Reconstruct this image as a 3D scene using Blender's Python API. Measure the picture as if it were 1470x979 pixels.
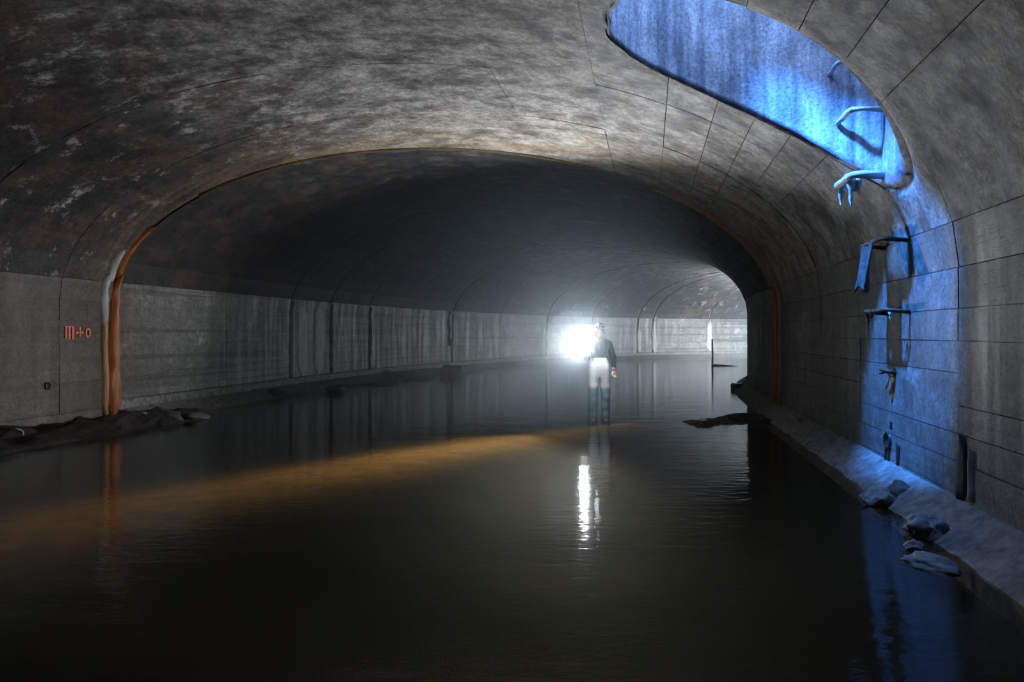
import bpy, bmesh, math, random
from mathutils import Vector, Matrix, noise
random.seed(7)
scene = bpy.context.scene
for o in list(bpy.data.objects): bpy.data.objects.remove(o)
COL = scene.collection
PI = math.pi

# ------------------------------------------------------------------ camera
CAM_H = 1.49
cam = bpy.data.cameras.new('camera'); cam_o = bpy.data.objects.new('camera', cam); COL.objects.link(cam_o)
cam.sensor_width = 36.0; cam.lens = 24.0; cam.shift_y = -11.5/1470; cam.clip_end = 300; cam.clip_start = .05
cam_o.location = (0, 0, CAM_H); cam_o.rotation_euler = (PI/2, 0, 0)
scene.camera = cam_o

# ------------------------------------------------------------------ world (blue dusk sky, seen only through the shaft)
w = bpy.data.worlds.new('sky'); scene.world = w; w.use_nodes = True
wb = w.node_tree.nodes['Background']; wb.inputs[0].default_value = (.25, .46, 1.0, 1); wb.inputs[1].default_value = 18.0

# ------------------------------------------------------------------ view
vs = scene.view_settings
vs.view_transform = 'Standard'; vs.look = 'None'; vs.gamma = 1.0; vs.use_curve_mapping = False; vs.exposure = -0.3
cy = scene.cycles
cy.use_denoising = True; cy.max_bounces = 6; cy.diffuse_bounces = 2; cy.glossy_bounces = 3; cy.transparent_max_bounces = 12
cy.volume_bounces = 0; cy.sample_clamp_indirect = 3.0; cy.caustics_reflective = False; cy.caustics_refractive = False

# ------------------------------------------------------------------ tunnel geometry
OFF = -3.28; HW = 5.63; SPR = 2.0; RISE = 2.7; BED = -.6
def heading(s):
    a = 11.3
    if s > 15: a += 1.4*(min(s, 30)-15)
    if s > 30: a += 2.6*(min(s, 60)-30)
    return math.radians(a)
DS = .05; N0 = -600; TAB = []
_t = heading(0); _x = OFF*math.cos(_t)+N0*DS*math.sin(_t); _y = -OFF*math.sin(_t)+N0*DS*math.cos(_t)
for i in range(N0, 1500):
    TAB.append((_x, _y)); a = heading((i+.5)*DS); _x += DS*math.sin(a); _y += DS*math.cos(a)
def P(s, L, h):
    f = s/DS-N0; i = int(math.floor(f)); k = f-i; a = heading(s)
    return Vector((TAB[i][0]*(1-k)+TAB[i+1][0]*k+L*math.cos(a), TAB[i][1]*(1-k)+TAB[i+1][1]*k-L*math.sin(a), h))
# profile by arc length from the crown (negative = left)
PROF = [(0.0, 0.0, SPR+RISE)]
_n = 400
for i in range(1, _n+1):
    q = i/_n*PI/2; L = HW*math.sin(q); z = SPR+RISE*math.cos(q); p = PROF[-1]
    PROF.append((p[0]+math.hypot(L-p[1], z-p[2]), L, z))
A_SPR = PROF[-1][0]
A_BED = A_SPR+SPR-BED
def prof(a):
    s_ = 1 if a >= 0 else -1; b = abs(a)
    if b >= A_SPR: return s_*HW, SPR-(b-A_SPR), -s_*1.0, 0.0
    lo, hi = 0, _n
    while hi-lo > 1:
        m = (lo+hi)//2
        if PROF[m][0] <= b: lo = m
        else: hi = m
    k = (b-PROF[lo][0])/(PROF[hi][0]-PROF[lo][0])
    L = PROF[lo][1]*(1-k)+PROF[hi][1]*k; z = PROF[lo][2]*(1-k)+PROF[hi][2]*k
    nx, nz = -L/HW**2, -(z-SPR)/RISE**2; m = math.hypot(nx, nz)
    return s_*L, z, s_*nx/m, nz/m
def a_of_z(z):            # arc length for a height on the wall side
    if z <= SPR: return A_SPR+SPR-z
    q = math.acos((z-SPR)/RISE); lo, hi = 0, _n
    i = q/(PI/2)*_n; k = int(i); k = min(k, _n-1)
    return PROF[k][0]+(PROF[k+1][0]-PROF[k][0])*(i-k)
# daylight shaft: ellipse in (L, s)
SH_L, SH_S, SH_A, SH_B, SH_R = 4.15, 6.42, 1.24, .95, .16
def sh_dist(L, s):        # signed distance-ish, positive outside
    dl, d2 = L-SH_L, s-SH_S
    u = dl*math.cos(SH_R)+d2*math.sin(SH_R); v = -dl*math.sin(SH_R)+d2*math.cos(SH_R)
    r = math.hypot(u/SH_A, v/SH_B)
    return (r-1)*math.hypot(u, v)/max(r, 1e-6), v
def flare_r(v): return .20*min(max((.15-v)/.55, 0), 1)
def S(s, a, off=0.0):     # point on the lining; off > 0 = away from the tunnel
    L, z, nx, nz = prof(a)
    if 2.2 < L < 5.6 and 4.8 < s < 8.2 and z > SPR:
        d, v = sh_dist(L, s); R_ = flare_r(v)
        if d < R_:
            k = R_-max(d, 0.0); off += R_-math.sqrt(max(R_*R_-k*k, 0)) if d > 0 else R_
    return P(s, L-nx*off, z-nz*off)

# ------------------------------------------------------------------ materials
MATS = {}
class NT:
    def __init__(s, name):
        s.m = bpy.data.materials.new(name); s.m.use_nodes = True; s.t = s.m.node_tree; s.n = s.t.nodes; s.n.clear()
        s.out = s.n.new('ShaderNodeOutputMaterial'); MATS[name] = s.m
    def add(s, kind, **kw):
        d = s.n.new('ShaderNode'+kind)
        for k, v in kw.items():
            if k.startswith('i_'): s.put(d.inputs[k[2:].replace('_', ' ')], v)
            else: setattr(d, k, v)
        return d
    def put(s, sock, v):
        if isinstance(v, bpy.types.NodeSocket): s.t.links.new(v, sock)
        elif isinstance(v, tuple) and len(v) == 3 and sock.type == 'RGBA': sock.default_value = v+(1,)
        else: sock.default_value = v
    def noise(s, vec, scale, detail=6, rough=.6, dist=0.0):
        d = s.add('TexNoise'); s.put(d.inputs['Scale'], scale); s.put(d.inputs['Detail'], detail); s.put(d.inputs['Roughness'], rough)
        s.put(d.inputs['Distortion'], dist); s.put(d.inputs['Vector'], vec); return d.outputs[0]
    def map(s, vec, sc=(1, 1, 1), loc=(0, 0, 0)):
        d = s.add('Mapping'); s.put(d.inputs['Scale'], sc); s.put(d.inputs['Location'], loc); s.put(d.inputs['Vector'], vec); return d.outputs[0]
    def ramp(s, fac, *st):
        d = s.add('ValToRGB'); e = d.color_ramp.elements
        while len(e) < len(st): e.new(.5)
        for k, (p, c) in enumerate(st):
            e[k].position = p; e[k].color = (c, c, c, 1) if not isinstance(c, tuple) else c+(1,)
        s.put(d.inputs[0], fac); return d.outputs[0]
    def mix(s, fac, a, b, bt='MIX'):
        d = s.add('Mix', data_type='RGBA', blend_type=bt); s.put(d.inputs[0], fac); s.put(d.inputs[6], a); s.put(d.inputs[7], b); return d.outputs[2]
    def math(s, op, a, b=0.0, c=0.0):
        d = s.add('Math', operation=op); s.put(d.inputs[0], a); s.put(d.inputs[1], b); s.put(d.inputs[2], c); return d.outputs[0]
    def mr(s, v, a, b, c=0.0, d=1.0):
        n = s.add('MapRange', interpolation_type='SMOOTHSTEP'); 
        for i, q in enumerate((v, a, b, c, d)): s.put(n.inputs[i], q)
        return n.outputs[0]
    def bsdf(s, color, rough=.7, bump=None, bstr=.4, bdist=.02, spec=.4, metal=0.0, emit=None, estr=0.0):
        p = s.add('BsdfPrincipled'); s.put(p.inputs['Base Color'], color); s.put(p.inputs['Roughness'], rough)
        s.put(p.inputs['Specular IOR Level'], spec); s.put(p.inputs['Metallic'], metal)
        if bump is not None:
            b = s.add('Bump'); s.put(b.inputs['Strength'], bstr); s.put(b.inputs['Distance'], bdist); s.put(b.inputs['Height'], bump)
            s.put(p.inputs['Normal'], b.outputs[0])
        if emit: s.put(p.inputs['Emission Color'], emit); s.put(p.inputs['Emission Strength'], estr)
        s.t.links.new(p.outputs[0], s.out.inputs[0]); return p

def concrete(name, kind):
    t = NT(name); uv = t.add('UVMap').outputs[0]; pos = t.add('NewGeometry').outputs['Position']
    sx = t.add('SeparateXYZ', i_Vector=uv); s_, a_ = sx.outputs[0], sx.outputs[1]
    rnd = t.add('ObjectInfo').outputs['Random']
    big = t.noise(pos, .8, 5, .6); mid = t.noise(pos, 3.2, 7, .68, .1); fine = t.noise(pos, 34, 6, .7)
    streak = t.noise(t.map(uv, (5.0, .35, 1)), 1.0, 5, .62, .3)
    thin = t.noise(t.map(uv, (26, .8, 1), (3, 1, 0)), 1.0, 3, .6)
    board = t.noise(t.map(uv, (.5, 11, 1)), 1.0, 4, .6)
    if kind in ('ceiling', 'shaded'):
        patch = t.noise(t.map(uv, (2.6, 1.7, 1)), 1.0, 10, .72, .15)
        base = t.ramp(patch, (.34, (.03, .03, .03)), (.44, (.12, .117, .11)), (.54, (.30, .29, .275)), (.68, (.48, .47, .45)))
        left = t.mr(a_, .3, -4.0)                    # heavy soot and rust on the left haunch
        soot_shade = t.noise(t.map(uv, (2.6, 1.8, 1), (9, 4, 0)), 1.0, 12, .76, .25)
        dk = t.mr(s_, 32, 17) if kind == 'shaded' else 0.0          # shade outside the torch beam, painted dark past the ring joint
        sm = t.math('MULTIPLY', t.mr(t.math('MULTIPLY_ADD', dk, .06, t.math('MULTIPLY_ADD', left, .12, soot_shade)), .51, .565), t.math('MULTIPLY_ADD', left, .80, .15))
        sm = t.math('MAXIMUM', sm, t.math('MULTIPLY', dk, t.mr(soot_shade, .30, .54, .60, .97)))
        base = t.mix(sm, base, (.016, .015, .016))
        rn = t.noise(t.map(uv, (1.2, 1.5, 1), (2, 7, 0)), 1.0, 8, .68, .2)
        rm = t.math('MULTIPLY', t.mr(rn, .45, .66), t.math('MULTIPLY_ADD', left, .55, .10))
        base = t.mix(rm, base, t.mix(mid, (.07, .034, .020), (.14, .085, .050)))
        # ochre staining towards the ring joint
        oc = t.mr(s_, 8.6, 11.2) if kind == 'ceiling' else 0.0
        base = t.mix(t.math('MULTIPLY', oc, t.math('MULTIPLY', t.mr(streak, .34, .66), .65)), base, (.27, .19, .10))
        grit = t.noise(pos, 11, 8, .75)
        col = t.mix(.8, t.mix(.75, base, t.ramp(fine, (.32, .35), (.68, 1.6)), 'MULTIPLY'), t.ramp(grit, (.34, .35), (.66, 1.6)), 'MULTIPLY')
        rough = t.ramp(mid, (.3, .5), (.7, .85))
        bmp = t.math('ADD', t.math('MULTIPLY', patch, .8), t.math('MULTIPLY', fine, .18))
    else:
        base = t.ramp(mid, (.28, (.085, .083, .078)), (.5, (.17, .168, .155)), (.74, (.30, .295, .275)))
        base = t.mix(t.mr(big, .35, .7, 0, .55), base, (.095, .092, .085))
        base = t.mix(t.math('MULTIPLY', t.mr(streak, .54, .72), .6), base, (.36, .35, .33))        # lime runs
        base = t.mix(t.math('MULTIPLY', t.mr(thin, .56, .75), .45), base, (.045, .043, .040))     # dark wet runs
        base = t.mix(t.math('MULTIPLY', t.mr(board, .52, .7), .35), base, (.075, .072, .066))
        lime = t.noise(t.map(uv, (1.1, 1.6, 1), (8, 3, 0)), 1.0, 9, .7, .2)
        base = t.mix(t.math('MULTIPLY', t.mr(lime, .57, .66), .6), base, (.42, .41, .39))
        if kind == 'right': base = t.mix(1.0, base, (.80, .80, .78), 'MULTIPLY')
        if kind == 'left':
            base = t.mix(1.0, base, (1.4, 1.4, 1.4), 'MULTIPLY'); plank = t.noise(t.map(uv, (.12, 7, 1), (5, 2, 0)), 1.0, 2, .5)
            base = t.mix(t.math('MULTIPLY', t.mr(plank, .54, .60), .6), base, (.06, .058, .054))
            nr = t.mr(s_, 12.0, 9.6, 0, .85)
            base = t.mix(t.math('MULTIPLY', nr, t.mr(big, .15, .5, .55, 1)), base, (.062, .043, .027))
        grit = t.noise(pos, 10, 8, .75)
        col = t.mix(.7, t.mix(.8, base, t.ramp(fine, (.32, .35), (.70, 1.7)), 'MULTIPLY'), t.ramp(grit, (.34, .4), (.66, 1.5)), 'MULTIPLY')
        rough = t.ramp(streak, (.3, .38), (.7, .75))
        bmp = t.math('ADD', t.math('MULTIPLY', mid, .5), t.math('ADD', t.math('MULTIPLY', fine, .25), t.math('MULTIPLY', board, .3)))
    col = t.mix(1.0, col, t.ramp(rnd, (0, .86), (1, 1.12)), 'MULTIPLY')
    t.bsdf(col, rough, bmp, .55, .03, .45)
concrete('concrete_ceiling', 'ceiling'); concrete('concrete_shaded', 'shaded'); concrete('concrete_left', 'left'); concrete('concrete_right', 'right')

def simple(name, c1, c2, scale=8, rough=.8, bstr=.4, bdist=.02, spec=.3, metal=0.0, stretch=(1, 1, 1)):
    t = NT(name); tc = t.add('NewGeometry').outputs['Position']; n = t.noise(t.map(tc, stretch), scale, 7, .65, .3)
    t.bsdf(t.ramp(n, (.32, c1), (.68, c2)), rough, n, bstr, bdist, spec, metal)
simple('joint_dark', (.03, .028, .025), (.07, .065, .06), 6)
simple('rust_flow', (.20, .042, .005), (.46, .125, .016), 9, .45, .6, .02, .5, 0, (3, 3, .35))
simple('ochre_flow', (.22, .11, .035), (.45, .26, .11), 9, .5, .6, .02, .5, 0, (3, 3, .35))
simple('dull_ochre', (.07, .04, .018), (.17, .10, .05), 9, .6, .6, .02, .4, 0, (3, 3, .35))
simple('calcite', (.26, .25, .23), (.58, .57, .54), 7, .5, .6, .02, .5, 0, (3, 3, .4))
simple('dark_run', (.012, .011, .010), (.04, .036, .032), 9, .35, .5, .02, .5, 0, (3, 3, .4))
def shaft_mat():
    t = NT('shaft_concrete'); pos = t.add('NewGeometry').outputs['Position']
    st = t.noise(t.map(pos, (2.6, 2.6, .22)), 3.0, 6, .6, .2); sp = t.noise(pos, 30, 8, .75); bl_ = t.noise(pos, 3.5, 6, .65)
    c = t.mix(.8, t.ramp(st, (.34, (.13, .14, .17)), (.66, (.46, .46, .48))), t.ramp(sp, (.34, .4), (.66, 1.6)), 'MULTIPLY')
    c = t.mix(.6, c, t.ramp(bl_, (.35, .6), (.65, 1.4)), 'MULTIPLY')
    t.bsdf(c, .6, t.math('ADD', t.math('MULTIPLY', st, .5), t.math('MULTIPLY', sp, .4)), .8, .03, .4)
shaft_mat()
simple('footing_concrete', (.07, .07, .066), (.31, .305, .29), 9, .6, .9, .03, .5)
simple('mud', (.008, .007, .006), (.028, .023, .018), 6, .6, .8, .04, .5)
simple('stone', (.030, .029, .028), (.10, .095, .09), 9, .6, .7, .02, .5)
simple('pale_stone', (.10, .11, .13), (.34, .36, .40), 12, .5, .8, .02, .5)
simple('rust_iron', (.05, .02, .01), (.17, .07, .03), 30, .7, .5, .004, .4, .2)
simple('lime_iron', (.30, .32, .34), (.72, .74, .76), 22, .5, .8, .01, .5)
simple('wet_rag', (.02, .02, .02), (.09, .085, .08), 20, .6, .7, .01, .4)
simple('plastic_white', (.5, .5, .5), (.75, .75, .73), 20, .4, .2, .005, .5)
simple('old_wood', (.02, .017, .014), (.06, .05, .04), 14, .8, .4, .01)
simple('orange_paint', (.75, .13, .06), (1.0, .28, .16), 26, .6, .2, .003)
simple('skin', (.62, .34, .26), (.72, .42, .33), 30, .5, .1, .002, .4)
simple('jacket_cloth', (.005, .006, .009), (.014, .016, .021), 30, .85, .4, .008)
simple('black_plastic', (.012, .012, .013), (.03, .03, .03), 40, .4, .1, .002, .5)
simple('strap_cloth', (.03, .05, .12), (.07, .10, .2), 40, .8, .2, .003)
simple('cap_cloth', (.03, .045, .09), (.07, .09, .15), 40, .85, .2, .003)
simple('boot_rubber', (.015, .016, .016), (.04, .042, .04), 20, .4, .2, .005, .5)
simple('eye_white', (.7, .7, .7), (.8, .8, .8), 20, .3, .0, .001, .5)
simple('hair', (.03, .02, .012), (.06, .04, .025), 60, .6, .4, .004)
def trousers_mat():
    t = NT('trouser_cloth'); pos = t.add('NewGeometry').outputs['Position']; z = t.add('SeparateXYZ', i_Vector=pos).outputs[2]
    n = t.noise(pos, 24, 6, .65); w_ = t.mr(t.math('ADD', z, t.math('MULTIPLY', n, .10)), .60, .52)     # darker and bluer below the knee
    c = t.mix(w_, t.ramp(n, (.3, (.62, .63, .65)), (.7, (.78, .79, .80))), t.ramp(n, (.3, (.13, .23, .28)), (.7, (.24, .37, .43))))
    t.bsdf(c, .75, n, .5, .015, .3)
trousers_mat()
def glow(name, col, st):
    t = NT(name); e = t.add('Emission'); t.put(e.inputs[0], col); t.put(e.inputs[1], st); t.t.links.new(e.outputs[0], t.out.inputs[0])
glow('torch_lens', (.86, .94, 1.0), 2200.0); glow('headlamp_lens', (.86, .93, 1.0), 60.0)
def bed_mat():
    t = NT('stream_bed'); pos = t.add('NewGeometry').outputs['Position']; z = t.add('SeparateXYZ', i_Vector=pos).outputs[2]
    n = t.noise(pos, 5, 7, .65); n2 = t.noise(pos, 40, 4, .7); uv = t.add('UVMap').outputs[0]
    bar = t.add('SeparateXYZ', i_Vector=uv).outputs[0]
    sand = t.mix(.5, t.ramp(n, (.3, (.34, .19, .06)), (.7, (.62, .38, .14))), t.ramp(n2, (.3, .7), (.7, 1.2)), 'MULTIPLY')
    mud = t.ramp(n, (.3, (.0025, .0022, .0010)), (.7, (.008, .0065, .0026)))
    t.bsdf(t.mix(bar, mud, sand), .8, n2, .4, .01, .2)
bed_mat()
def water_mat():
    t = NT('water'); pos = t.add('NewGeometry').outputs['Position']
    n1 = t.noise(t.map(pos, (.9, 2.2, 1)), 1.0, 3, .5); n2 = t.noise(t.map(pos, (5, 13, 1)), 1.0, 3, .6)
    b = t.add('Bump'); t.put(b.inputs['Strength'], .55); t.put(b.inputs['Distance'], .02)
    t.put(b.inputs['Height'], t.math('ADD', t.math('MULTIPLY', n1, .5), t.math('MULTIPLY', n2, .28)))
    inc = t.add('NewGeometry').outputs['Incoming']; dt = t.add('VectorMath', operation='DOT_PRODUCT'); t.put(dt.inputs[0], inc); t.put(dt.inputs[1], b.outputs[0])
    fr = t.math('MULTIPLY_ADD', t.math('POWER', t.math('SUBTRACT', 1.0, t.math('MINIMUM', t.math('ABSOLUTE', dt.outputs['Value']), 1.0)), 5.0), .98, .02)
    g = t.add('BsdfGlossy', distribution='GGX'); t.put(g.inputs['Roughness'], .045); t.put(g.inputs['Color'], (.82, .86, .90)); t.put(g.inputs['Normal'], b.outputs[0])
    tr = t.add('BsdfTransparent'); t.put(tr.inputs[0], (.86, .80, .62))
    m = t.add('MixShader'); t.put(m.inputs[0], fr); t.t.links.new(tr.outputs[0], m.inputs[1]); t.t.links.new(g.outputs[0], m.inputs[2])
    t.t.links.new(m.outputs[0], t.out.inputs[0])
water_mat()
def haze_mat():
    t = NT('haze'); v = t.add('VolumeScatter'); t.put(v.inputs['Color'], (.72, .87, 1.0)); t.put(v.inputs['Density'], .009); t.put(v.inputs['Anisotropy'], .55)
    t.t.links.new(v.outputs[0], t.out.inputs['Volume'])
haze_mat()

# ------------------------------------------------------------------ object helpers
def link(name, me, mat, parent=None, smooth=True, **props):
    o = bpy.data.objects.new(name, me); COL.objects.link(o)
    if mat and not me.materials: me.materials.append(MATS[mat])
    if parent: o.parent = parent
    if smooth:
        for p in me.polygons: p.use_smooth = True
    for k, v in props.items(): o[k] = v
    return o
def empty(name, loc, rot=(0, 0, 0), **props):
    o = bpy.data.objects.new(name, None); o.empty_display_size = .1; COL.objects.link(o); o.location = loc; o.rotation_euler = rot
    for k, v in props.items(): o[k] = v
    return o
def mesh(name, verts, faces, uvs=None):
    me = bpy.data.meshes.new(name); me.from_pydata([tuple(v) for v in verts], [], faces); me.update()
    if uvs:
        l = me.uv_layers.new(name='UVMap')
        for lp in me.loops: l.data[lp.index].uv = uvs[lp.vertex_index]
    return me
def recenter(o):
    vs_ = o.data.vertices; c = Vector((0, 0, 0))
    for v in vs_: c += v.co
    c /= max(1, len(vs_)); o.data.transform(Matrix.Translation(-c)); o.location = c
def bm_mesh(name, bm):
    me = bpy.data.meshes.new(name); bmesh.ops.recalc_face_normals(bm, faces=bm.faces); bm.to_mesh(me); bm.free(); return me
def tube(pts, radii, n=8, cap=True):
    vs_, fs = [], []; up = None
    for i, p in enumerate(pts):
        d = (pts[min(i+1, len(pts)-1)]-pts[max(i-1, 0)]).normalized()
        if up is None: up = Vector((0, 0, 1)) if abs(d.z) < .9 else Vector((1, 0, 0))
        x = d.cross(up).normalized(); up = x.cross(d).normalized(); r = radii[i] if isinstance(radii, (list, tuple)) else radii
        for k in range(n): vs_.append(p+r*(math.cos(k*2*PI/n)*x+math.sin(k*2*PI/n)*up))
    for i in range(len(pts)-1):
        for k in range(n): fs.append((i*n+k, i*n+(k+1) % n, (i+1)*n+(k+1) % n, (i+1)*n+k))
    if cap: fs.append(tuple(range(n))[::-1]); fs.append(tuple((len(pts)-1)*n+k for k in range(n)))
    return vs_, fs
def slab(s0f, s1f, a0, a1, ns, na, f0, f1, wob=0.0, seed=0):
    """closed curved slab of lining: s bounds are functions of a, f0 / f1 the offsets of its front and back"""
    vs_, uv, fs = [], [], []
    for side in (0, 1):
        for i in range(ns+1):
            for j in range(na+1):
                a = a0+(a1-a0)*j/na; s = s0f(a)+(s1f(a)-s0f(a))*i/ns
                off = (f0, f1)[side]
                if side == 0 and wob: off += wob*noise.noise(Vector((s*1.7, a*1.7, seed)))
                vs_.append(S(s, a, off)); uv.append((s, a))
    g = lambda sd, i, j: sd*(ns+1)*(na+1)+i*(na+1)+j
    for i in range(ns):
        for j in range(na):
            fs.append((g(0, i, j), g(0, i, j+1), g(0, i+1, j+1), g(0, i+1, j))); fs.append((g(1, i, j), g(1, i+1, j), g(1, i+1, j+1), g(1, i, j+1)))
    for i in range(ns):
        fs.append((g(0, i, 0), g(0, i+1, 0), g(1, i+1, 0), g(1, i, 0))); fs.append((g(0, i, na), g(1, i, na), g(1, i+1, na), g(0, i+1, na)))
    for j in range(na):
        fs.append((g(0, 0, j), g(1, 0, j), g(1, 0, j+1), g(0, 0, j+1))); fs.append((g(0, ns, j), g(0, ns, j+1), g(1, ns, j+1), g(1, ns, j)))
    return vs_, fs, uv

# cutter for the shaft
LEAN = -.05
def sh_pt(phi, k=1.0):
    u, v = SH_A*k*math.cos(phi), SH_B*k*math.sin(phi)
    rag = 1+.030*noise.noise(Vector((math.cos(phi)*4, math.sin(phi)*4, 3)))+.022*noise.noise(Vector((math.cos(phi)*13, math.sin(phi)*13, 8)))
    u *= rag; v *= rag
    return SH_L+u*math.cos(SH_R)-v*math.sin(SH_R), SH_S+u*math.sin(SH_R)+v*math.cos(SH_R)
NSH = 96
cv = []
for z in (1.9, 8.0):
    for k in range(NSH):
        L, s = sh_pt(k*2*PI/NSH, 1.025); cv.append(P(s, L, z))
cf = [(k, (k+1) % NSH, NSH+(k+1) % NSH, NSH+k) for k in range(NSH)]+[tuple(range(NSH))[::-1], tuple(range(NSH, 2*NSH))]
CUT = link('cutter', mesh('cutter', cv, cf), None, smooth=False)
def cut(o):
    md = o.modifiers.new('b', 'BOOLEAN'); md.operation = 'DIFFERENCE'; md.object = CUT; md.solver = 'EXACT'
    bpy.context.view_layer.update()
    me = bpy.data.meshes.new_from_object(o.evaluated_get(bpy.context.evaluated_depsgraph_get()))
    o.modifiers.clear(); old = o.data; o.data = me; bpy.data.meshes.remove(old)

# ------------------------------------------------------------------ structure: backing shells
SM, SX = -14.0, 58.0
A_TOP = a_of_z(2.35)
def shell(name, mat, a0, a1, na):
    const = lambda v: (lambda a: v)
    vs_, fs, uv = [], [], []
    # coarse, fine around the shaft, coarse
    ss = [SM+i*.75 for i in range(int((4.5-SM)/.75)+1)]
    ss = [x for x in ss if x < 4.5]+[4.5+.1*i for i in range(39)]
    x = 8.4
    while x < SX: x += .7; ss.append(x)
    aa = [a0+(a1-a0)*j/na for j in range(na+1)]; n1 = len(aa)
    for side, off in ((0, .035), (1, .30)):
        for s in ss:
            for a in aa: vs_.append(S(s, a, off)); uv.append((s, a))
    m = len(ss)*n1; g = lambda sd, i, j: sd*m+i*n1+j
    for i in range(len(ss)-1):
        for j in range(n1-1):
            fs.append((g(0, i, j), g(0, i, j+1), g(0, i+1, j+1), g(0, i+1, j))); fs.append((g(1, i, j), g(1, i+1, j), g(1, i+1, j+1), g(1, i, j+1)))
        fs.append((g(0, i, 0), g(0, i+1, 0), g(1, i+1, 0), g(1, i, 0))); fs.append((g(0, i, n1-1), g(1, i, n1-1), g(1, i+1, n1-1), g(0, i+1, n1-1)))
    for j in range(n1-1):
        e = len(ss)-1
        fs.append((g(0, 0, j), g(1, 0, j), g(1, 0, j+1), g(0, 0, j+1))); fs.append((g(0, e, j), g(0, e, j+1), g(1, e, j+1), g(1, e, j)))
    o = link(name, mesh(name, vs_, fs, uv), mat, kind='structure'); return o
ceiling = shell('ceiling', 'concrete_ceiling', -A_TOP, A_TOP, 120); cut(ceiling)
wall_left = shell('wall_left', 'concrete_left', -A_BED, -A_TOP, 14)
wall_right = shell('wall_right', 'concrete_right', A_TOP, A_BED, 14)
for nm, s in (('wall_back', SM), ('wall_far', SX)):
    pts = [S(s, -A_BED+2*A_BED*j/60, .2) for j in range(61)]
    q = P(s+.3, 0, 0)-P(s, 0, 0)
    vs_ = [p for p in pts]+[p+q for p in pts]; n = len(pts)
    fs = [tuple(range(n)), tuple(range(2*n-1, n-1, -1))]+[(k, (k+1) % n, n+(k+1) % n, n+k) for k in range(n)]
    link(nm, mesh(nm, vs_, fs, [(v.x, v.z) for v in vs_]), 'concrete_left', smooth=False, kind='structure')

# ------------------------------------------------------------------ cast concrete panels between the recessed joints
# (left s, right s, joint gap)
JOINTS = [(.6, 1.0, .012), (2.9, 3.4, .008), (4.7, 5.85, .014), (7.2, 8.34, .012), (8.96, 10.16, .008), (10.05, 13.7, .13), (13.2, 15.9, .014), (15.75, 18.2, .03),
          (17.55, 20.4, .05), (19.55, 22.4, .03), (22.1, 25.0, .016), (24.7, 27.6, .14), (28.2, 30.8, .02), (31.7, 34.0, .14), (34.9, 37.0, .02), (38.0, 40.0, .10), (39.0, 41.0, .10),
          (42.6, 44.4, .10), (47, 48.4, .10), (52, 53, .05), (57, 57.5, .05)]
def jf(j):
    l, r, _ = JOINTS[j]
    return lambda a: l+(r-l)*((min(max(prof(a)[0]/HW, -1), 1)+1)/2)**1.35
WZ = [-.3, .24, .49, .71, .93, 1.18, 1.43, 1.68, 2.0, 2.35]
wall_as = [a_of_z(z) for z in WZ][::-1]           # from the top down
vr = [0.0]
for wd in (1.45, 1.25, .85, .55, .42, .40, .40): vr.append(vr[-1]+wd)
vr = [x for x in vr if x < A_TOP-.3]+[A_TOP]
vl = [0.0, 1.3, 2.5, 3.6, 4.6, A_TOP]
def panels(parent, mat, strips, far_strips, j0, j1, far_from, name):
    k = 0
    for j in range(j0, j1):
        st = strips if JOINTS[j+1][0] <= far_from else far_strips
        f0, f1 = jf(j), jf(j+1); g0, g1 = JOINTS[j][2]/2, JOINTS[j+1][2]/2
        if parent is not ceiling and len(st) > 4:
            rr_ = random.Random(j*31+(1 if parent is wall_left else 2)); st = [x for i_, x in enumerate(st) if i_ in (0, len(st)-1) or rr_.random() > .34]
        for a0, a1 in zip(st[:-1], st[1:]):
            k += 1; r = random.Random(j*977+int(a0*131)); ga = .0035 if a0*a1 >= 0 and abs(a0) > 2.5 else .002
            am = (a0+a1)/2; Lm, zm = prof(am)[:2]
            near = parent is ceiling and j in (1, 2, 3) and max(prof(a0)[0], prof(a1)[0]) > 2.4
            ln = f1(am)-f0(am); ns = max(3, int(ln/(.07 if near else .45))); na = max(1, int((a1-a0)/(.07 if near else .30)))
            vs_, fs, uv = slab(lambda a: f0(a)+g0, lambda a: f1(a)-g1, a0+ga, a1-ga, ns, na, r.uniform(-.004, .004), .034, .0 if near else .006, k)
            o = link(name, mesh(name, vs_, fs, uv), 'concrete_shaded' if parent is ceiling and j >= 5 else mat, parent, smooth=False)
            if near: cut(o)
            if not len(o.data.polygons): bpy.data.objects.remove(o); continue
            for p in o.data.polygons: p.use_smooth = False
            recenter(o)
rev = lambda l: [-x for x in l][::-1]
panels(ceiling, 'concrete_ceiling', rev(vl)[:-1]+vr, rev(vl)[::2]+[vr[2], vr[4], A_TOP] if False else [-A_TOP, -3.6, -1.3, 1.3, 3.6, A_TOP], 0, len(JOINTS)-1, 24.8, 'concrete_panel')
panels(wall_right, 'concrete_right', wall_as, [A_TOP, a_of_z(.93), a_of_z(-.3)], 0, len(JOINTS)-6, 22.5, 'concrete_panel')
panels(wall_left, 'concrete_left', rev(wall_as), rev([A_TOP, a_of_z(.93), a_of_z(-.3)]), 1, len(JOINTS)-1, 24.8, 'concrete_panel')

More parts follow.
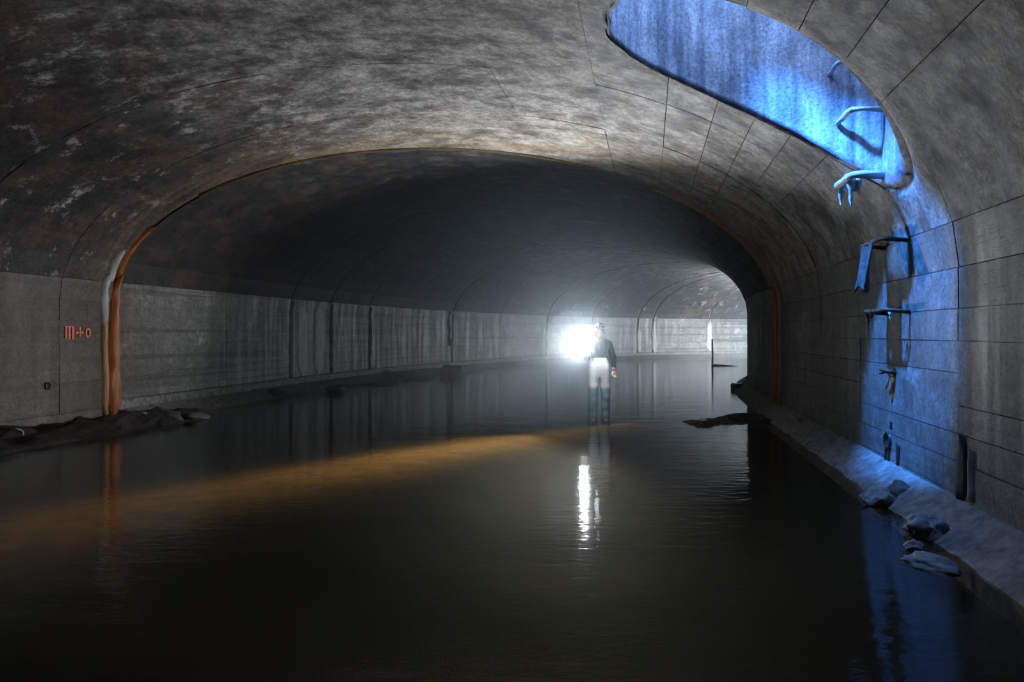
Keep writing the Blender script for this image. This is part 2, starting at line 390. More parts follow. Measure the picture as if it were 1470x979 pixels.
# ------------------------------------------------------------------ the daylight shaft
def vault_z(L): return SPR+RISE*math.sqrt(max(0, 1-(L/HW)**2))
vs_, fs = [], []; rows = 14; TOPZ = 6.4
for side in (0, 1):
    for i in range(rows+1):
        for k in range(NSH):
            L, s = sh_pt(k*2*PI/NSH, 1.0 if side == 0 else 1.18); zb = vault_z(min(L, HW*.999))+(-.005+.5*flare_r(sh_dist(L, s)[1]) if side == 0 else .30)
            wv = .02*noise.noise(Vector((math.cos(k*2*PI/NSH)*3, math.sin(k*2*PI/NSH)*3, i*.4))) if 0 < i else 0
            vs_.append(P(s+wv, L+wv, zb+(TOPZ-zb)*(i/rows)**1.3))
m = (rows+1)*NSH
for sd in (0, 1):
    for i in range(rows):
        for k in range(NSH):
            q = (sd*m+i*NSH+k, sd*m+i*NSH+(k+1) % NSH, sd*m+(i+1)*NSH+(k+1) % NSH, sd*m+(i+1)*NSH+k); fs.append(q if sd else q[::-1])
for i in (0, rows):
    for k in range(NSH): fs.append((i*NSH+k, i*NSH+(k+1) % NSH, m+i*NSH+(k+1) % NSH, m+i*NSH+k))
link('wall_shaft', mesh('wall_shaft', vs_, fs), 'shaft_concrete', kind='structure')
bpy.data.objects.remove(CUT)
pl = bpy.data.lights.new('sky_portal', 'AREA'); pl.shape = 'ELLIPSE'; pl.size = 2*SH_A*1.05; pl.size_y = 2*SH_B*1.05; pl.cycles.is_portal = True
po = bpy.data.objects.new('sky_portal', pl); COL.objects.link(po); po.location = P(SH_S, SH_L, TOPZ+.02); po.rotation_euler = (0, 0, -heading(0)+SH_R)

# added blue spot at the shaft mouth, boosts the skylight on the right wall
bl = bpy.data.lights.new('shaft_sky_fill', 'SPOT'); bl.energy = 10500; bl.color = (.05, .27, 1.0); bl.shadow_soft_size = .14; bl.spot_size = math.radians(29); bl.spot_blend = .5
bo = bpy.data.objects.new('shaft_sky_fill', bl); COL.objects.link(bo); bo.location = P(6.55, 3.3, 6.25); bo.rotation_euler = (bo.location-P(6.95, 5.63, 1.75)).to_track_quat('Z', 'Y').to_euler(); bo.scale = (1, .62, 1)

# ------------------------------------------------------------------ footings
def footing(name, side, prof_pts, s0, s1, step, amp, mat):
    vs_, fs, uv = [], [], []; n = len(prof_pts); i = 0; s = s0
    while s <= s1:
        for k, (dl, z) in enumerate(prof_pts):
            nz = amp*noise.noise(Vector((s*2.3, k*1.7, side*5)))+amp*.5*noise.noise(Vector((s*7, k*3.1, side*9))) if 0 < k < n-1 else 0
            vs_.append(P(s, side*(HW-dl+nz), z+nz*.6)); uv.append((s, k*.1))
        s += step; i += 1
    for r in range(i-1):
        for k in range(n): fs.append((r*n+k, r*n+(k+1) % n, (r+1)*n+(k+1) % n, (r+1)*n+k))
    fs.append(tuple(range(n))); fs.append(tuple((i-1)*n+k for k in range(n))[::-1])
    return link(name, mesh(name, vs_, fs, uv), mat, smooth=False, kind='structure')
footing('trim_1', 1, [(-.04, .22), (.03, .215), (.08, .18), (.15, .13), (.22, .085), (.29, .04), (.345, .0), (.36, -.30), (-.04, -.30)], 1.5, 40, .13, .03, 'footing_concrete')
footing('trim_2', -1, [(-.04, .36), (.07, .355), (.09, .33), (.10, .20), (.20, .15), (.42, .06), (.60, -.03), (.66, -.25), (-.04, -.25)], 10.05, 56, .22, .03, 'footing_concrete')

# ------------------------------------------------------------------ stream bed with a submerged sand bar
BAR = [(-8.5, 2.5), (-6.0, 3.9), (-4.2, 5.6), (-3.1, 7.0), (-2.0, 8.25), (-.36, 10.0), (1.1, 11.3), (2.6, 12.4)]
BW = [1.2, 1.1, .95, .85, .8, .78, .7, .4]
def bar_at(x, y):
    best = 9
    for (x0, y0), (x1, y1), w0, w1 in zip(BAR, BAR[1:], BW, BW[1:]):
        dx, dy = x1-x0, y1-y0; t = max(0, min(1, ((x-x0)*dx+(y-y0)*dy)/(dx*dx+dy*dy)))
        best = min(best, math.hypot(x-x0-t*dx, y-y0-t*dy)/(w0+(w1-w0)*t))
    return math.exp(-1.6*best*best)
vs_, fs, uv = [], [], []; rows = 0; s = SM
NL = 44
while s < SX:
    for k in range(NL+1):
        L = -HW+2*HW*k/NL; p = P(s, L, 0); b = bar_at(p.x, p.y) if -2 < s < 18 else 0
        edge = max(0, abs(L)-4.6)/1.0
        p.z = -.17+.05*b+.05*min(edge, 1)+.015*noise.noise(Vector((p.x*1.3, p.y*1.3, 0)))
        p.z = min(p.z, -.05); vs_.append(p); uv.append((b, 0))
    rows += 1; s += .22 if -2 < s < 18 else .9
for r in range(rows-1):
    for k in range(NL): fs.append((r*(NL+1)+k, r*(NL+1)+k+1, (r+1)*(NL+1)+k+1, (r+1)*(NL+1)+k))
link('floor', mesh('floor', vs_, fs, uv), 'stream_bed', kind='structure')
vs_, fs = [], []; rows = 0; s = SM
while s < SX:
    for L in (-HW, HW): vs_.append(P(s, L, 0))
    rows += 1; s += .8
for r in range(rows-1): fs.append((2*r, 2*r+1, 2*r+3, 2*r+2))
link('water', mesh('water', vs_, fs), 'water', kind='stuff', label='still dark shallow water covering the tunnel floor', category='water')

# ------------------------------------------------------------------ mineral deposits on the joints
def deposit(parent, mat, s_of_a, a0, a1, w0, w1, th, name='mineral_streak', seed=1, off=0.0, label=None):
    n = max(8, int(abs(a1-a0)/.09)); cs = 6; vs_, fs, uv = [], [], []
    for i in range(n+1):
        t = i/n; a = a0+(a1-a0)*t
        wd = (w0+(w1-w0)*t)*(1+.35*noise.noise(Vector((a*2.1, seed, 0)))); wd *= min(1, .25+t*6, .25+(1-t)*6)
        c = s_of_a(a)+.04*noise.noise(Vector((a*1.3, seed, 5)))+off
        for k in range(cs+1):
            u = k/cs*2-1; h = th*(1-u*u)*(1+.5*noise.noise(Vector((a*5, u*2, seed))))
            vs_.append(S(c+u*wd/2, a, -h+.012*(abs(u) > .99))); uv.append((c+u*wd/2, a))
    for i in range(n):
        for k in range(cs): b = i*(cs+1)+k; fs.append((b, b+1, b+cs+2, b+cs+1))
    # back side
    m = len(vs_)
    for i in range(n+1):
        a = a0+(a1-a0)*i/n
        for k in range(cs+1): p = vs_[i*(cs+1)+k]; L, z, nx, nz = prof(a); q = S(uv[i*(cs+1)+k][0], a, .03); vs_.append(q)
    for i in range(n):
        for k in range(cs): b = m+i*(cs+1)+k; fs.append((b, b+cs+1, b+cs+2, b+1))
        for k in (0, cs):
            b = i*(cs+1)+k; fs.append((b, b+cs+1, m+b+cs+1, m+b))
    o = link(name, mesh(name, vs_, fs, uv+uv), mat, parent); recenter(o)
    if label: o['label'] = label
    return o
z2a = a_of_z
J6 = jf(5)
deposit(wall_left, 'rust_flow', J6, -z2a(.02), -z2a(2.50), .36, .12, .10, seed=2, label='bright orange rust flow running down the joint')
deposit(wall_left, 'ochre_flow', J6, -z2a(.05), -z2a(2.3), .16, .12, .06, seed=3, off=-.20)
deposit(wall_left, 'calcite', J6, -z2a(1.5), -z2a(2.50), .10, .22, .07, seed=4, off=-.22)
deposit(ceiling, 'rust_flow', J6, -z2a(2.37), -z2a(3.3), .15, .09, .05, seed=5)
deposit(ceiling, 'calcite', J6, -z2a(2.37), -z2a(2.9), .20, .10, .06, seed=6, off=-.18)
deposit(ceiling, 'dull_ochre', J6, -4.3, 5.2, .04, .06, .03, seed=7, name='joint_lip')
deposit(ceiling, 'ochre_flow', J6, 3.4, A_TOP-.02, .08, .26, .06, seed=8)
deposit(wall_right, 'ochre_flow', J6, A_TOP+.02, z2a(.2), .30, .50, .07, seed=9, label='ochre flowstone streak running down the wall joint')
deposit(wall_right, 'ochre_flow', J6, A_TOP+.02, z2a(.2), .10, .16, .05, seed=10, off=-.62)
for j, w_, mt in ((7, .25, 'calcite'), (8, .16, 'calcite'), (9, .13, 'calcite'), (11, .28, 'calcite'), (13, .30, 'calcite'), (15, .35, 'calcite'), (16, .4, 'calcite'), (17, .4, 'calcite')):
    f = jf(j); deposit(wall_left, mt, f, -z2a(.3), -z2a(2.3), w_, w_*.6, .06, seed=20+j, off=.08)
for j in (7, 8):
    f = jf(j); deposit(wall_left, 'calcite', f, -z2a(.35), -z2a(2.33), .62, .5, .016, seed=40+j, off=(.55 if j == 7 else -.5))
deposit(wall_left, 'dark_run', jf(11), -z2a(1.0), -z2a(2.34), .12, .3, .08, seed=50, off=-.16)
# near-side runs on the right wall
deposit(wall_right, 'dark_run', lambda a: 5.80, z2a(.22), z2a(.72), .26, .14, .03, seed=60, name='dark_seep')
deposit(wall_right, 'calcite', lambda a: 5.62, z2a(.24), z2a(.62), .10, .07, .03, seed=61)

# ------------------------------------------------------------------ wall marks
def wall_frame(s, L, h):   # local frame on a side wall: x along the tunnel, y out of the wall into the tunnel, z up
    side = 1 if L > 0 else -1; a = heading(s)
    return Matrix.Translation(P(s, L, h)) @ Matrix(((math.sin(a), -side*math.cos(a), 0, 0), (math.cos(a), side*math.sin(a), 0, 0), (0, 0, 1, 0), (0, 0, 0, 1)))
def box_pts(x0, x1, y0, y1, z0, z1):
    v = [Vector((x, y, z)) for x in (x0, x1) for y in (y0, y1) for z in (z0, z1)]
    return v, [(0, 1, 3, 2), (4, 6, 7, 5), (0, 4, 5, 1), (2, 3, 7, 6), (0, 2, 6, 4), (1, 5, 7, 3)]
def stroke(pts, wd, th=.004):      # painted stroke as a thin ribbon with ragged edge
    vs_, fs = [], []
    n = len(pts)
    for i, p in enumerate(pts):
        d = (pts[min(i+1, n-1)]-pts[max(i-1, 0)]).normalized(); q = Vector((-d.z, 0, d.x)); r = wd/2*(1+.25*noise.noise(p*40))
        for y in (.0, th):
            vs_ += [p+q*r+Vector((0, y, 0)), p-q*r+Vector((0, y, 0))]
    for i in range(n-1):
        b = i*4; c = b+4; fs += [(b, b+1, c+1, c), (b+2, c+2, c+3, b+3), (b, c, c+2, b+2), (b+1, b+3, c+3, c+1)]
    fs += [(0, 2, 3, 1), (4*n-4, 4*n-3, 4*n-1, 4*n-2)]
    return vs_, fs
def join(parts):
    V, Fc = [], []
    for v, f in parts: b = len(V); V += list(v); Fc += [tuple(i+b for i in q) for q in f]
    return V, Fc
mk = empty('graffiti_mark', (0, 0, 0)); 
lin = lambda x0, z0, x1, z1, n=8: [Vector((x0+(x1-x0)*i/n, 0, z0+(z1-z0)*i/n)) for i in range(n+1)]
marks = [stroke(lin(.0, -.10, .005, .10), .034), stroke(lin(.065, -.11, .07, .10), .034), stroke(lin(.13, -.11, .135, .095), .034), stroke(lin(.0, .085, .13, .09), .018),
         stroke(lin(.19, -.005, .34, .0), .026), stroke(lin(.265, -.085, .27, .09), .026),
         stroke([Vector((.43+.045*math.cos(q*PI/6), 0, -.005+.065*math.sin(q*PI/6))) for q in range(13)], .026)]
bpy.data.objects.remove(mk)
v, f = join(marks); me = mesh('graffiti_mark', v, f); me.transform(wall_frame(9.07, -HW, 1.50) @ Matrix.Translation((0, .007, 0)))
g = link('graffiti_mark', me, 'orange_paint', wall_left, smooth=False, label='orange spray painted marking of three bars, a plus and a small ring'); recenter(g)
def ring_pipe(R0, R1, y0, y1, n=16):
    prf = [(R1, y0), (R1, y1), (R0, y1), (R0, y0-.0)]; V, Fc = [], []
    for k in range(n):
        for r, y in prf: V.append(Vector((r*math.cos(k*2*PI/n), y, r*math.sin(k*2*PI/n))))
    for k in range(n):
        for i in range(3): Fc.append((k*4+i, ((k+1) % n)*4+i, ((k+1) % n)*4+i+1, k*4+i+1))
    V.append(Vector((0, y0+.004, 0)))
    for k in range(n): Fc.append((k*4+3, ((k+1) % n)*4+3, len(V)-1))
    return V, Fc
def weep(s, L, h, r, parent, sc=(1, 1, 1)):
    v, f = ring_pipe(r*.72, r, 0, .022); me = mesh('weep_hole', v, f); me.transform(wall_frame(s, L, h) @ Matrix.Diagonal((*sc, 1)))
    o = link('weep_hole', me, 'dark_run', parent); recenter(o); return o
weep(8.74, -HW, .69, .05, wall_left, (1, 1, 1.25))
weep(7.42, HW, .42, .085, wall_right, (1.15, 1, 1.0))
for k, (s, z0, z1, wd) in enumerate(((7.48, .40, .14, .07), (7.38, .40, .20, .05), (7.14, .44, .22, .11), (7.30, .62, .54, .03))):
    deposit(wall_right, 'dark_run', lambda a, s=s: s, z2a(z1), z2a(z0), wd*.6, wd, .02, seed=70+k, name='dark_seep')
deposit(wall_right, 'rust_flow', lambda a: 7.30, z2a(.80), z2a(1.08), .08, .14, .008, seed=80, name='rust_seep')

# ------------------------------------------------------------------ step irons
def rung(name, s, L, h, width, reach, r, mat, label, sag=.0, drips=(), wall_L=None, grp='step irons of the shaft ladder'):
    e = empty(name, (0, 0, 0), label=label, category='step iron', group=grp); e.matrix_world = wall_frame(s, L, h)
    b = width/2; pts = [Vector((-b, -.06, -.02)), Vector((-b, reach*.55, 0)), Vector((-b+.03, reach*.9, .005)), Vector((-b+.07, reach, .0))]
    for i in range(1, 8): t = i/8; pts.append(Vector((-b+.07+(width-.14)*t, reach+.004*math.sin(t*9), -sag*math.sin(PI*t))))
    pts += [Vector((b-.07, reach, 0)), Vector((b-.03, reach*.9, .005)), Vector((b, reach*.55, 0)), Vector((b, -.06, -.02))]
    rd = [r*(1+.3*noise.noise(Vector((i*.9, h, 2)))) for i in range(len(pts))]
    v, f = tube(pts, rd, 8); link('bar', mesh('bar', v, f), mat, e)
    for x, y, ln, rr, dm in drips:
        p = [Vector((x+.008*math.sin(k*2), y, -ln*k/6)) for k in range(7)]
        v, f = tube(p, [rr*(1-k/6.5)*(1+.25*math.sin(k*2.3+x*9)) for k in range(7)], 7); link('lime_drip', mesh('lime_drip', v, f), dm, e)
    return e
rung('step_iron', 7.06, 5.22, 4.02, .46, .20, .022, 'lime_iron', 'topmost visible step iron high inside the blue-lit shaft')
rung('step_iron', 6.93, 5.30, 3.52, .50, .22, .024, 'lime_iron', 'white crusted step iron in the shaft opening, second from the top')
rung('step_iron', 6.98, 5.32, 2.93, .56, .22, .036, 'lime_iron', 'thickly limed step iron with icicle-like drips just below the shaft opening', .0,
     ((-.16, .20, .30, .04, 'lime_iron'), (-.20, .14, .20, .03, 'lime_iron'), (.18, .2, .22, .035, 'lime_iron'), (.02, .21, .10, .015, 'lime_iron'), (.08, .21, .08, .012, 'lime_iron'), (-.06, .21, .12, .012, 'lime_iron')))
rung('step_iron', 7.08, 5.56, 2.35, .60, .20, .020, 'rust_iron', 'step iron on the right wall with a torn dark rag hanging from it', .0, ((-.06, .2, .08, .01, 'wet_rag'),))
rung('step_iron', 7.12, 5.58, 1.70, .58, .18, .020, 'rust_iron', 'step iron on the right wall below the one with the rag', .0, ((.22, .16, .22, .02, 'dark_run'), (.06, .18, .10, .022, 'dark_run'), (-.22, .1, .10, .02, 'lime_iron')))
# rag hanging from the fourth rung
NXr, NZr = 10, 12; V, Fc = [], []
for sd in (0, 1):
    for i in range(NXr+1):
        for j in range(NZr+1):
            u = i/NXr; t = j/NZr; ln = .44+.05*math.sin(u*7)+.03*math.sin(u*19)
            x = -.10+.375*u-.02*t*math.sin(u*3); y = .20+.022*math.sin(u*11+t*2)*(.4+t)+.05*t+(.008 if sd else -.008)
            V.append(Vector((x, y, .02-ln*t)))
gg = lambda sd, i, j: sd*(NXr+1)*(NZr+1)+i*(NZr+1)+j
for i in range(NXr):
    for j in range(NZr):
        Fc.append((gg(0, i, j), gg(0, i+1, j), gg(0, i+1, j+1), gg(0, i, j+1))); Fc.append((gg(1, i, j), gg(1, i, j+1), gg(1, i+1, j+1), gg(1, i+1, j)))
for i in range(NXr):
    for j in (0, NZr): Fc.append((gg(0, i, j), gg(0, i+1, j), gg(1, i+1, j), gg(1, i, j)))
for j in range(NZr):
    for i in (0, NXr): Fc.append((gg(0, i, j), gg(0, i, j+1), gg(1, i, j+1), gg(1, i, j)))
me = mesh('hanging_rag', V, Fc); o = link('hanging_rag', me, 'wet_rag', None, label='torn dark rag hanging from the step iron on the right wall', category='rag'); o.matrix_world = wall_frame(7.08, 5.56, 2.35)
# rusted bracket stub under the ladder
e = empty('bracket_stub', (0, 0, 0), label='broken rusty iron bracket on the right wall above the weep hole', category='bracket'); e.matrix_world = wall_frame(7.32, HW, 1.10)
v, f = box_pts(-.09, .09, -.02, .012, -.03, .05); link('base_plate', mesh('base_plate', v, f), 'rust_iron', e, smooth=False)
v, f = tube([Vector((-.10, .0, .0)), Vector((-.09, .07, .02)), Vector((-.02, .10, .03)), Vector((.05, .09, .025))], [.02, .022, .02, .012], 8); link('bar', mesh('bar', v, f), 'rust_iron', e)
v, f = tube([Vector((.04, .0, .02)), Vector((.10, .05, -.005)), Vector((.17, .06, -.02))], [.016, .014, .009], 8); link('bar', mesh('bar', v, f), 'rust_iron', e)

# ------------------------------------------------------------------ stones, debris, litter
def rock_mesh(seed, sub=3, amp=.35):
    bm = bmesh.new(); bmesh.ops.create_icosphere(bm, subdivisions=sub, radius=1)
    for v in bm.verts:
        d = v.co.normalized(); k = 1+amp*noise.noise(d*1.3+Vector((seed*7.1, 0, 0)))+amp*.45*noise.noise(d*3.1+Vector((0, seed*3.7, 0)))+amp*.2*noise.noise(d*8+Vector((seed, 0, 0)))
        v.co = d*k
        if v.co.z < -.55: v.co.z = -.55
    return bm_mesh('stone', bm)
ROCKS = [rock_mesh(k) for k in range(5)]
for r_ in ROCKS: r_.materials.append(MATS['stone'])
PALE = [rock_mesh(k+9, 4, .5) for k in range(3)]
for r_ in PALE: r_.materials.append(MATS['pale_stone'])
def stone(me, x, y, z, sx, sy, sz, rz, label, group=None, name='stone'):
    o = bpy.data.objects.new(name, me); COL.objects.link(o); o.location = (x, y, z); o.scale = (sx, sy, sz); o.rotation_euler = (0, 0, rz)
    for p in me.polygons: p.use_smooth = True
    o['label'] = label; o['category'] = 'stone'
    if group: o['group'] = group
    return o
stone(PALE[0], 3.24, 5.95, .03, .17, .11, .09, .3, 'blue-lit stone at the waterline directly below the weep hole', 'stones at the foot of the right wall')
stone(ROCKS[1], 3.42, 6.02, .06, .12, .12, .12, 1.2, 'dark rounded stone touching the blue-lit one below the weep hole', 'stones at the foot of the right wall')
stone(PALE[1], 3.04, 5.02, .05, .13, .13, .12, .9, 'small blue-lit stone at the water edge, between the two other pale stones', 'stones at the foot of the right wall')
stone(PALE[2], 2.70, 4.40, .0, .17, .12, .05, 2.0, 'flat blue-lit stone slab in the water, nearest to the camera', 'stones at the foot of the right wall')
stone(PALE[0], 2.78, 4.72, .0, .06, .05, .05, 2.0, 'pebble in the water beside the flat blue-lit slab', 'stones at the foot of the right wall')
stone(ROCKS[0], -6.0, 15.65, .05, .30, .22, .16, .4, 'dark lump at the left waterline, left one of a close pair', 'stones along the left waterline')
stone(ROCKS[2], -5.55, 15.9, .05, .22, .2, .14, 1.4, 'dark lump at the left waterline, right one of a close pair', 'stones along the left waterline')
stone(ROCKS[3], -4.45, 17.2, .04, .30, .22, .15, 2.2, 'single dark stone in front of the pale-streaked wall joints', 'stones along the left waterline')
stone(ROCKS[4], -2.15, 24.0, .08, .42, .34, .30, .2, 'large dark boulder at the foot of the dark-stained joint', 'stones along the left waterline')
stone(ROCKS[1], -3.75, 20.1, .0, .75, .25, .10, .9, 'long low dark stone on the left shore before the boulder', 'stones along the left waterline')
stone(ROCKS[2], -2.9, 21.8, .0, .60, .22, .09, .9, 'long low dark stone on the left shore beside the boulder', 'stones along the left waterline')
stone(ROCKS[0], -5.8, 11.55, .06, .26, .18, .12, .1, 'dark stone on the mud bank right of the orange rust flow', 'stones on the mud bank')
stone(ROCKS[3], -5.45, 11.75, .04, .22, .16, .10, 1.1, 'outermost dark stone at the right end of the mud bank', 'stones on the mud bank')
stone(ROCKS[4], -6.2, 11.35, .07, .17, .14, .11, 2.1, 'small dark stone at the foot of the orange rust flow', 'stones on the mud bank')
stone(ROCKS[2], -6.9, 9.35, .05, .16, .13, .09, .6, 'small dark stone next to the white hoop on the mud bank', 'stones on the mud bank')
def mound(name, cs, hgt, label, cat, seed, mat='mud'):
    """heap built along a line of (x, y, half width)"""
    V, Fc = [], []; n = 30; m = 14
    for i in range(n+1):
        t = i/n*(len(cs)-1); k = min(int(t), len(cs)-2); f_ = t-k
        x = cs[k][0]*(1-f_)+cs[k+1][0]*f_; y = cs[k][1]*(1-f_)+cs[k+1][1]*f_; wd = cs[k][2]*(1-f_)+cs[k+1][2]*f_
        d = Vector((cs[k+1][0]-cs[k][0], cs[k+1][1]-cs[k][1], 0)).normalized(); q = Vector((-d.y, d.x, 0)); tp = min(1, i/4, (n-i)/4)
        for j in range(m+1):
            u = j/m*2-1; p = Vector((x, y, 0))+q*u*wd
            z = hgt*tp*max(0, 1-u*u)**.8*(1+.8*noise.noise(p*2.2+Vector((seed, 0, 0)))+.45*noise.noise(p*6))+.02*noise.noise(p*15)-.04
            V.append(Vector((p.x, p.y, z)))
    for i in range(n):
        for j in range(m): b = i*(m+1)+j; Fc.append((b, b+m+1, b+m+2, b+1))
    o_ = link(name, mesh(name, V, Fc), mat, None, smooth=False, kind='stuff', label=label, category=cat); recenter(o_); return o_
mound('mud_bank', [(-7.35, 5.9, .5), (-7.1, 7.6, .7), (-6.75, 9.2, .75), (-6.4, 10.6, .7), (-5.95, 11.7, .6), (-5.55, 12.7, .3)], .19, 'dark mud and rubble bank along the foot of the left wall', 'mud', 3)
mound('gravel_bar', [(2.75, 11.1, .3), (3.4, 11.4, .6), (4.0, 11.8, .6), (4.5, 12.6, .45)], .075, 'low dark gravel bar in the water right of the person', 'gravel', 11, 'stone')
def litter(name, pts, r, mat, label, cat):
    v, f = tube([Vector(p) for p in pts], r, 6); o_ = link(name, mesh(name, v, f), mat, None, label=label, category=cat); recenter(o_); return o_
litter('plastic_hoop', [(-6.72+.11*math.cos(q*PI/10)-.02, 9.25+.03*math.sin(q), .10+.10*math.sin(q*PI/10)) for q in range(11)], .008, 'plastic_white', 'thin white plastic hoop sticking out of the mud bank', 'hoop')
def scrap(name, x, y, z, sc, label):
    bm = bmesh.new(); bmesh.ops.create_grid(bm, x_segments=6, y_segments=6, size=1)
    for v_ in bm.verts: v_.co.z = .35*noise.noise(v_.co*1.7+Vector((x, y, 0)))+.25*noise.noise(v_.co*4); v_.co *= sc
    r = bmesh.ops.extrude_face_region(bm, geom=bm.faces[:]); 
    for g_ in r['geom']:
        if isinstance(g_, bmesh.types.BMVert): g_.co.z += .012
    o_ = link(name, bm_mesh(name, bm), 'plastic_white', None, label=label, category='litter'); o_.location = (x, y, z); o_.rotation_euler = (.5, .3, .8)
scrap('plastic_scrap', 4.28, 10.35, .20, .075, 'crumpled white scrap on the right footing beside the ochre streak')
scrap('plastic_scrap', -6.02, 11.2, .16, .035, 'tiny white scrap on the mud bank stones')
# far post with its foot beam
e = empty('wooden_post', (9.1, 31.0, -.15), label='thin dark post standing in the water far behind the person', category='post')
v, f = tube([Vector((0, 0, 0)), Vector((.01, 0, .7)), Vector((-.01, 0, 1.36))], [.05, .045, .035], 7); link('post', mesh('post', v, f), 'old_wood', e)
v, f = tube([Vector((-.05, -.05, .17)), Vector((.5, -.1, .15)), Vector((1.1, -.1, .12))], [.07, .06, .04], 7); link('foot_beam', mesh('foot_beam', v, f), 'old_wood', e)
bm = bmesh.new(); bmesh.ops.create_cube(bm, size=1); bmesh.ops.scale(bm, vec=(.55, .35, .20), verts=bm.verts); bmesh.ops.bevel(bm, geom=bm.edges[:], offset=.03, segments=2, affect='EDGES')
for v_ in bm.verts: v_.co += .02*Vector((noise.noise(v_.co*5), noise.noise(v_.co*5+Vector((3, 0, 0))), 0))
o = link('concrete_block', bm_mesh('concrete_block', bm), 'stone', None, smooth=False, label='dark block at the foot of the right wall where it curves away', category='block'); o.location = (6.08, 18.0, .06)

# ------------------------------------------------------------------ person
def skinned(verts, edges, radii, root=0, sub=2):
    me = bpy.data.meshes.new('t'); me.from_pydata(verts, edges, []); ob = bpy.data.objects.new('t', me); COL.objects.link(ob)
    ob.modifiers.new('s', 'SKIN').use_smooth_shade = True
    for i, r in enumerate(radii):
        sv = me.skin_vertices[0].data[i]; sv.radius = r if isinstance(r, tuple) else (r, r); sv.use_root = (i == root)
    ob.modifiers.new('u', 'SUBSURF').levels = sub
    bpy.context.view_layer.update()
    out = bpy.data.meshes.new_from_object(ob.evaluated_get(bpy.context.evaluated_depsgraph_get())); bpy.data.objects.remove(ob); bpy.data.meshes.remove(me)
    return [v.co.copy() for v in out.vertices], [tuple(p.vertices) for p in out.polygons]
def chain(pts, r, sub=2): return skinned([tuple(p) for p in pts], [(i, i+1) for i in range(len(pts)-1)], r, 0, sub)
def ellipsoid(c, rx, ry, rz, seg=20, rings=14, fn=None):
    bm = bmesh.new(); bmesh.ops.create_uvsphere(bm, u_segments=seg, v_segments=rings, radius=1)
    for v in bm.verts:
        if fn: v.co = fn(v.co.copy())
        v.co = Vector((v.co.x*rx, v.co.y*ry, v.co.z*rz))+Vector(c)
    bm.verts.index_update(); r = [v.co.copy() for v in bm.verts], [tuple(v.index for v in f.verts) for f in bm.faces]; bm.free(); return r
def hand(M, curl):
    parts = [chain([M @ Vector(p) for p in ((0, 0, 0), (0, 0, -.045), (0, 0, -.085))], [(.024, .016), (.038, .016), (.036, .014)], 2)]
    for k, (x, ln) in enumerate(((-.030, .070), (-.010, .080), (.011, .074), (.030, .058))):
        p = [Vector((x*.9, 0, -.075))]; ang = .1
        for q in (.42, .33, .25): ang += curl; p.append(p[-1]+Vector((x*.05, -math.sin(ang)*ln*q, -math.cos(ang)*ln*q)))
        parts.append(chain([M @ v for v in p], [.0095, .009, .0085, .007], 2))
    t = [Vector((-.025, -.004, -.02)), Vector((-.048, -.018, -.045)), Vector((-.052, -.034, -.07)), Vector((-.046, -.045-.01*curl, -.092))]
    parts.append(chain([M @ v for v in t], [.013, .012, .010, .008], 2))
    return join(parts)
person = empty('person', (1.57, 12.3, -.16), (0, 0, .05), label='person in dark jacket, cap and pale trousers holding a bright torch', category='person')
body_v = [(0, 0, .98), (0, .01, 1.16), (0, .0, 1.36), (0, .0, 1.47), (0, -.01, 1.57), (0, -.015, 1.64),
          (.17, 0, 1.445), (.26, .02, 1.18), (.255, -.05, .98), (-.17, 0, 1.445), (-.285, -.06, 1.22), (-.24, -.29, 1.295),
          (.095, 0, .93), (.11, -.015, .52), (.115, .01, .10), (.13, -.13, .04), (-.095, 0, .93), (-.11, -.015, .52), (-.115, .01, .10), (-.13, -.13, .04)]
body_e = [(0, 1), (1, 2), (2, 3), (3, 4), (4, 5), (3, 6), (6, 7), (7, 8), (3, 9), (9, 10), (10, 11), (0, 12), (12, 13), (13, 14), (14, 15), (0, 16), (16, 17), (17, 18), (18, 19)]
body_r = [(.14, .10), (.125, .09), (.15, .10), (.11, .08), .05, .05, .058, .042, .028, .058, .042, .028, .082, .055, .042, .035, .082, .055, .042, .035]
def face(v):
    w_ = v.copy()
    if v.z < 0: w_.x *= 1+.28*v.z; w_.y *= 1+.12*v.z
    fr = max(0, -v.y)
    w_.y -= .26*math.exp(-((v.x/.16)**2+((v.z+.08)/.22)**2))*fr
    w_.y += .10*(math.exp(-(((abs(v.x)-.36)/.18)**2+((v.z-.12)/.14)**2)))*fr
    w_.y -= .06*math.exp(-((v.x/.35)**2+((v.z+.5)/.09)**2))*fr
    return w_
HC = (0, -.03, 1.70)
head = ellipsoid(HC, .078, .098, .122, 28, 20, face)
ears = [ellipsoid((sx*.078, -.015, 1.69), .012, .022, .033, 8, 6) for sx in (-1, 1)]
ML = Matrix.Translation((.255, -.06, .97)) @ Matrix.Rotation(-.15, 4, 'X') @ Matrix.Rotation(PI*.1, 4, 'Z')
TA = Vector((-.60, -.62, .40)).normalized()                                 # torch axis
TC = Vector((-.235, -.38, 1.335))                                             # grip centre, in person space
MR = Matrix.Translation(TC+Vector((.015, .075, -.035))) @ Matrix.Rotation(-PI/2+.1, 4, 'X') @ Matrix.Rotation(.5, 4, 'Y')
V, Fc = join([skinned(body_v, body_e, body_r), head]+ears+[hand(ML, .45), hand(MR, 1.05)])
link('body', mesh('body', V, Fc), 'skin', person)
tv = [(0, 0, 1.30), (0, 0, 1.02), (.105, 0, .88), (.115, -.015, .52), (.118, .01, .14), (.118, .0, .05), (-.105, 0, .88), (-.115, -.015, .52), (-.118, .01, .14), (-.118, .0, .05)]
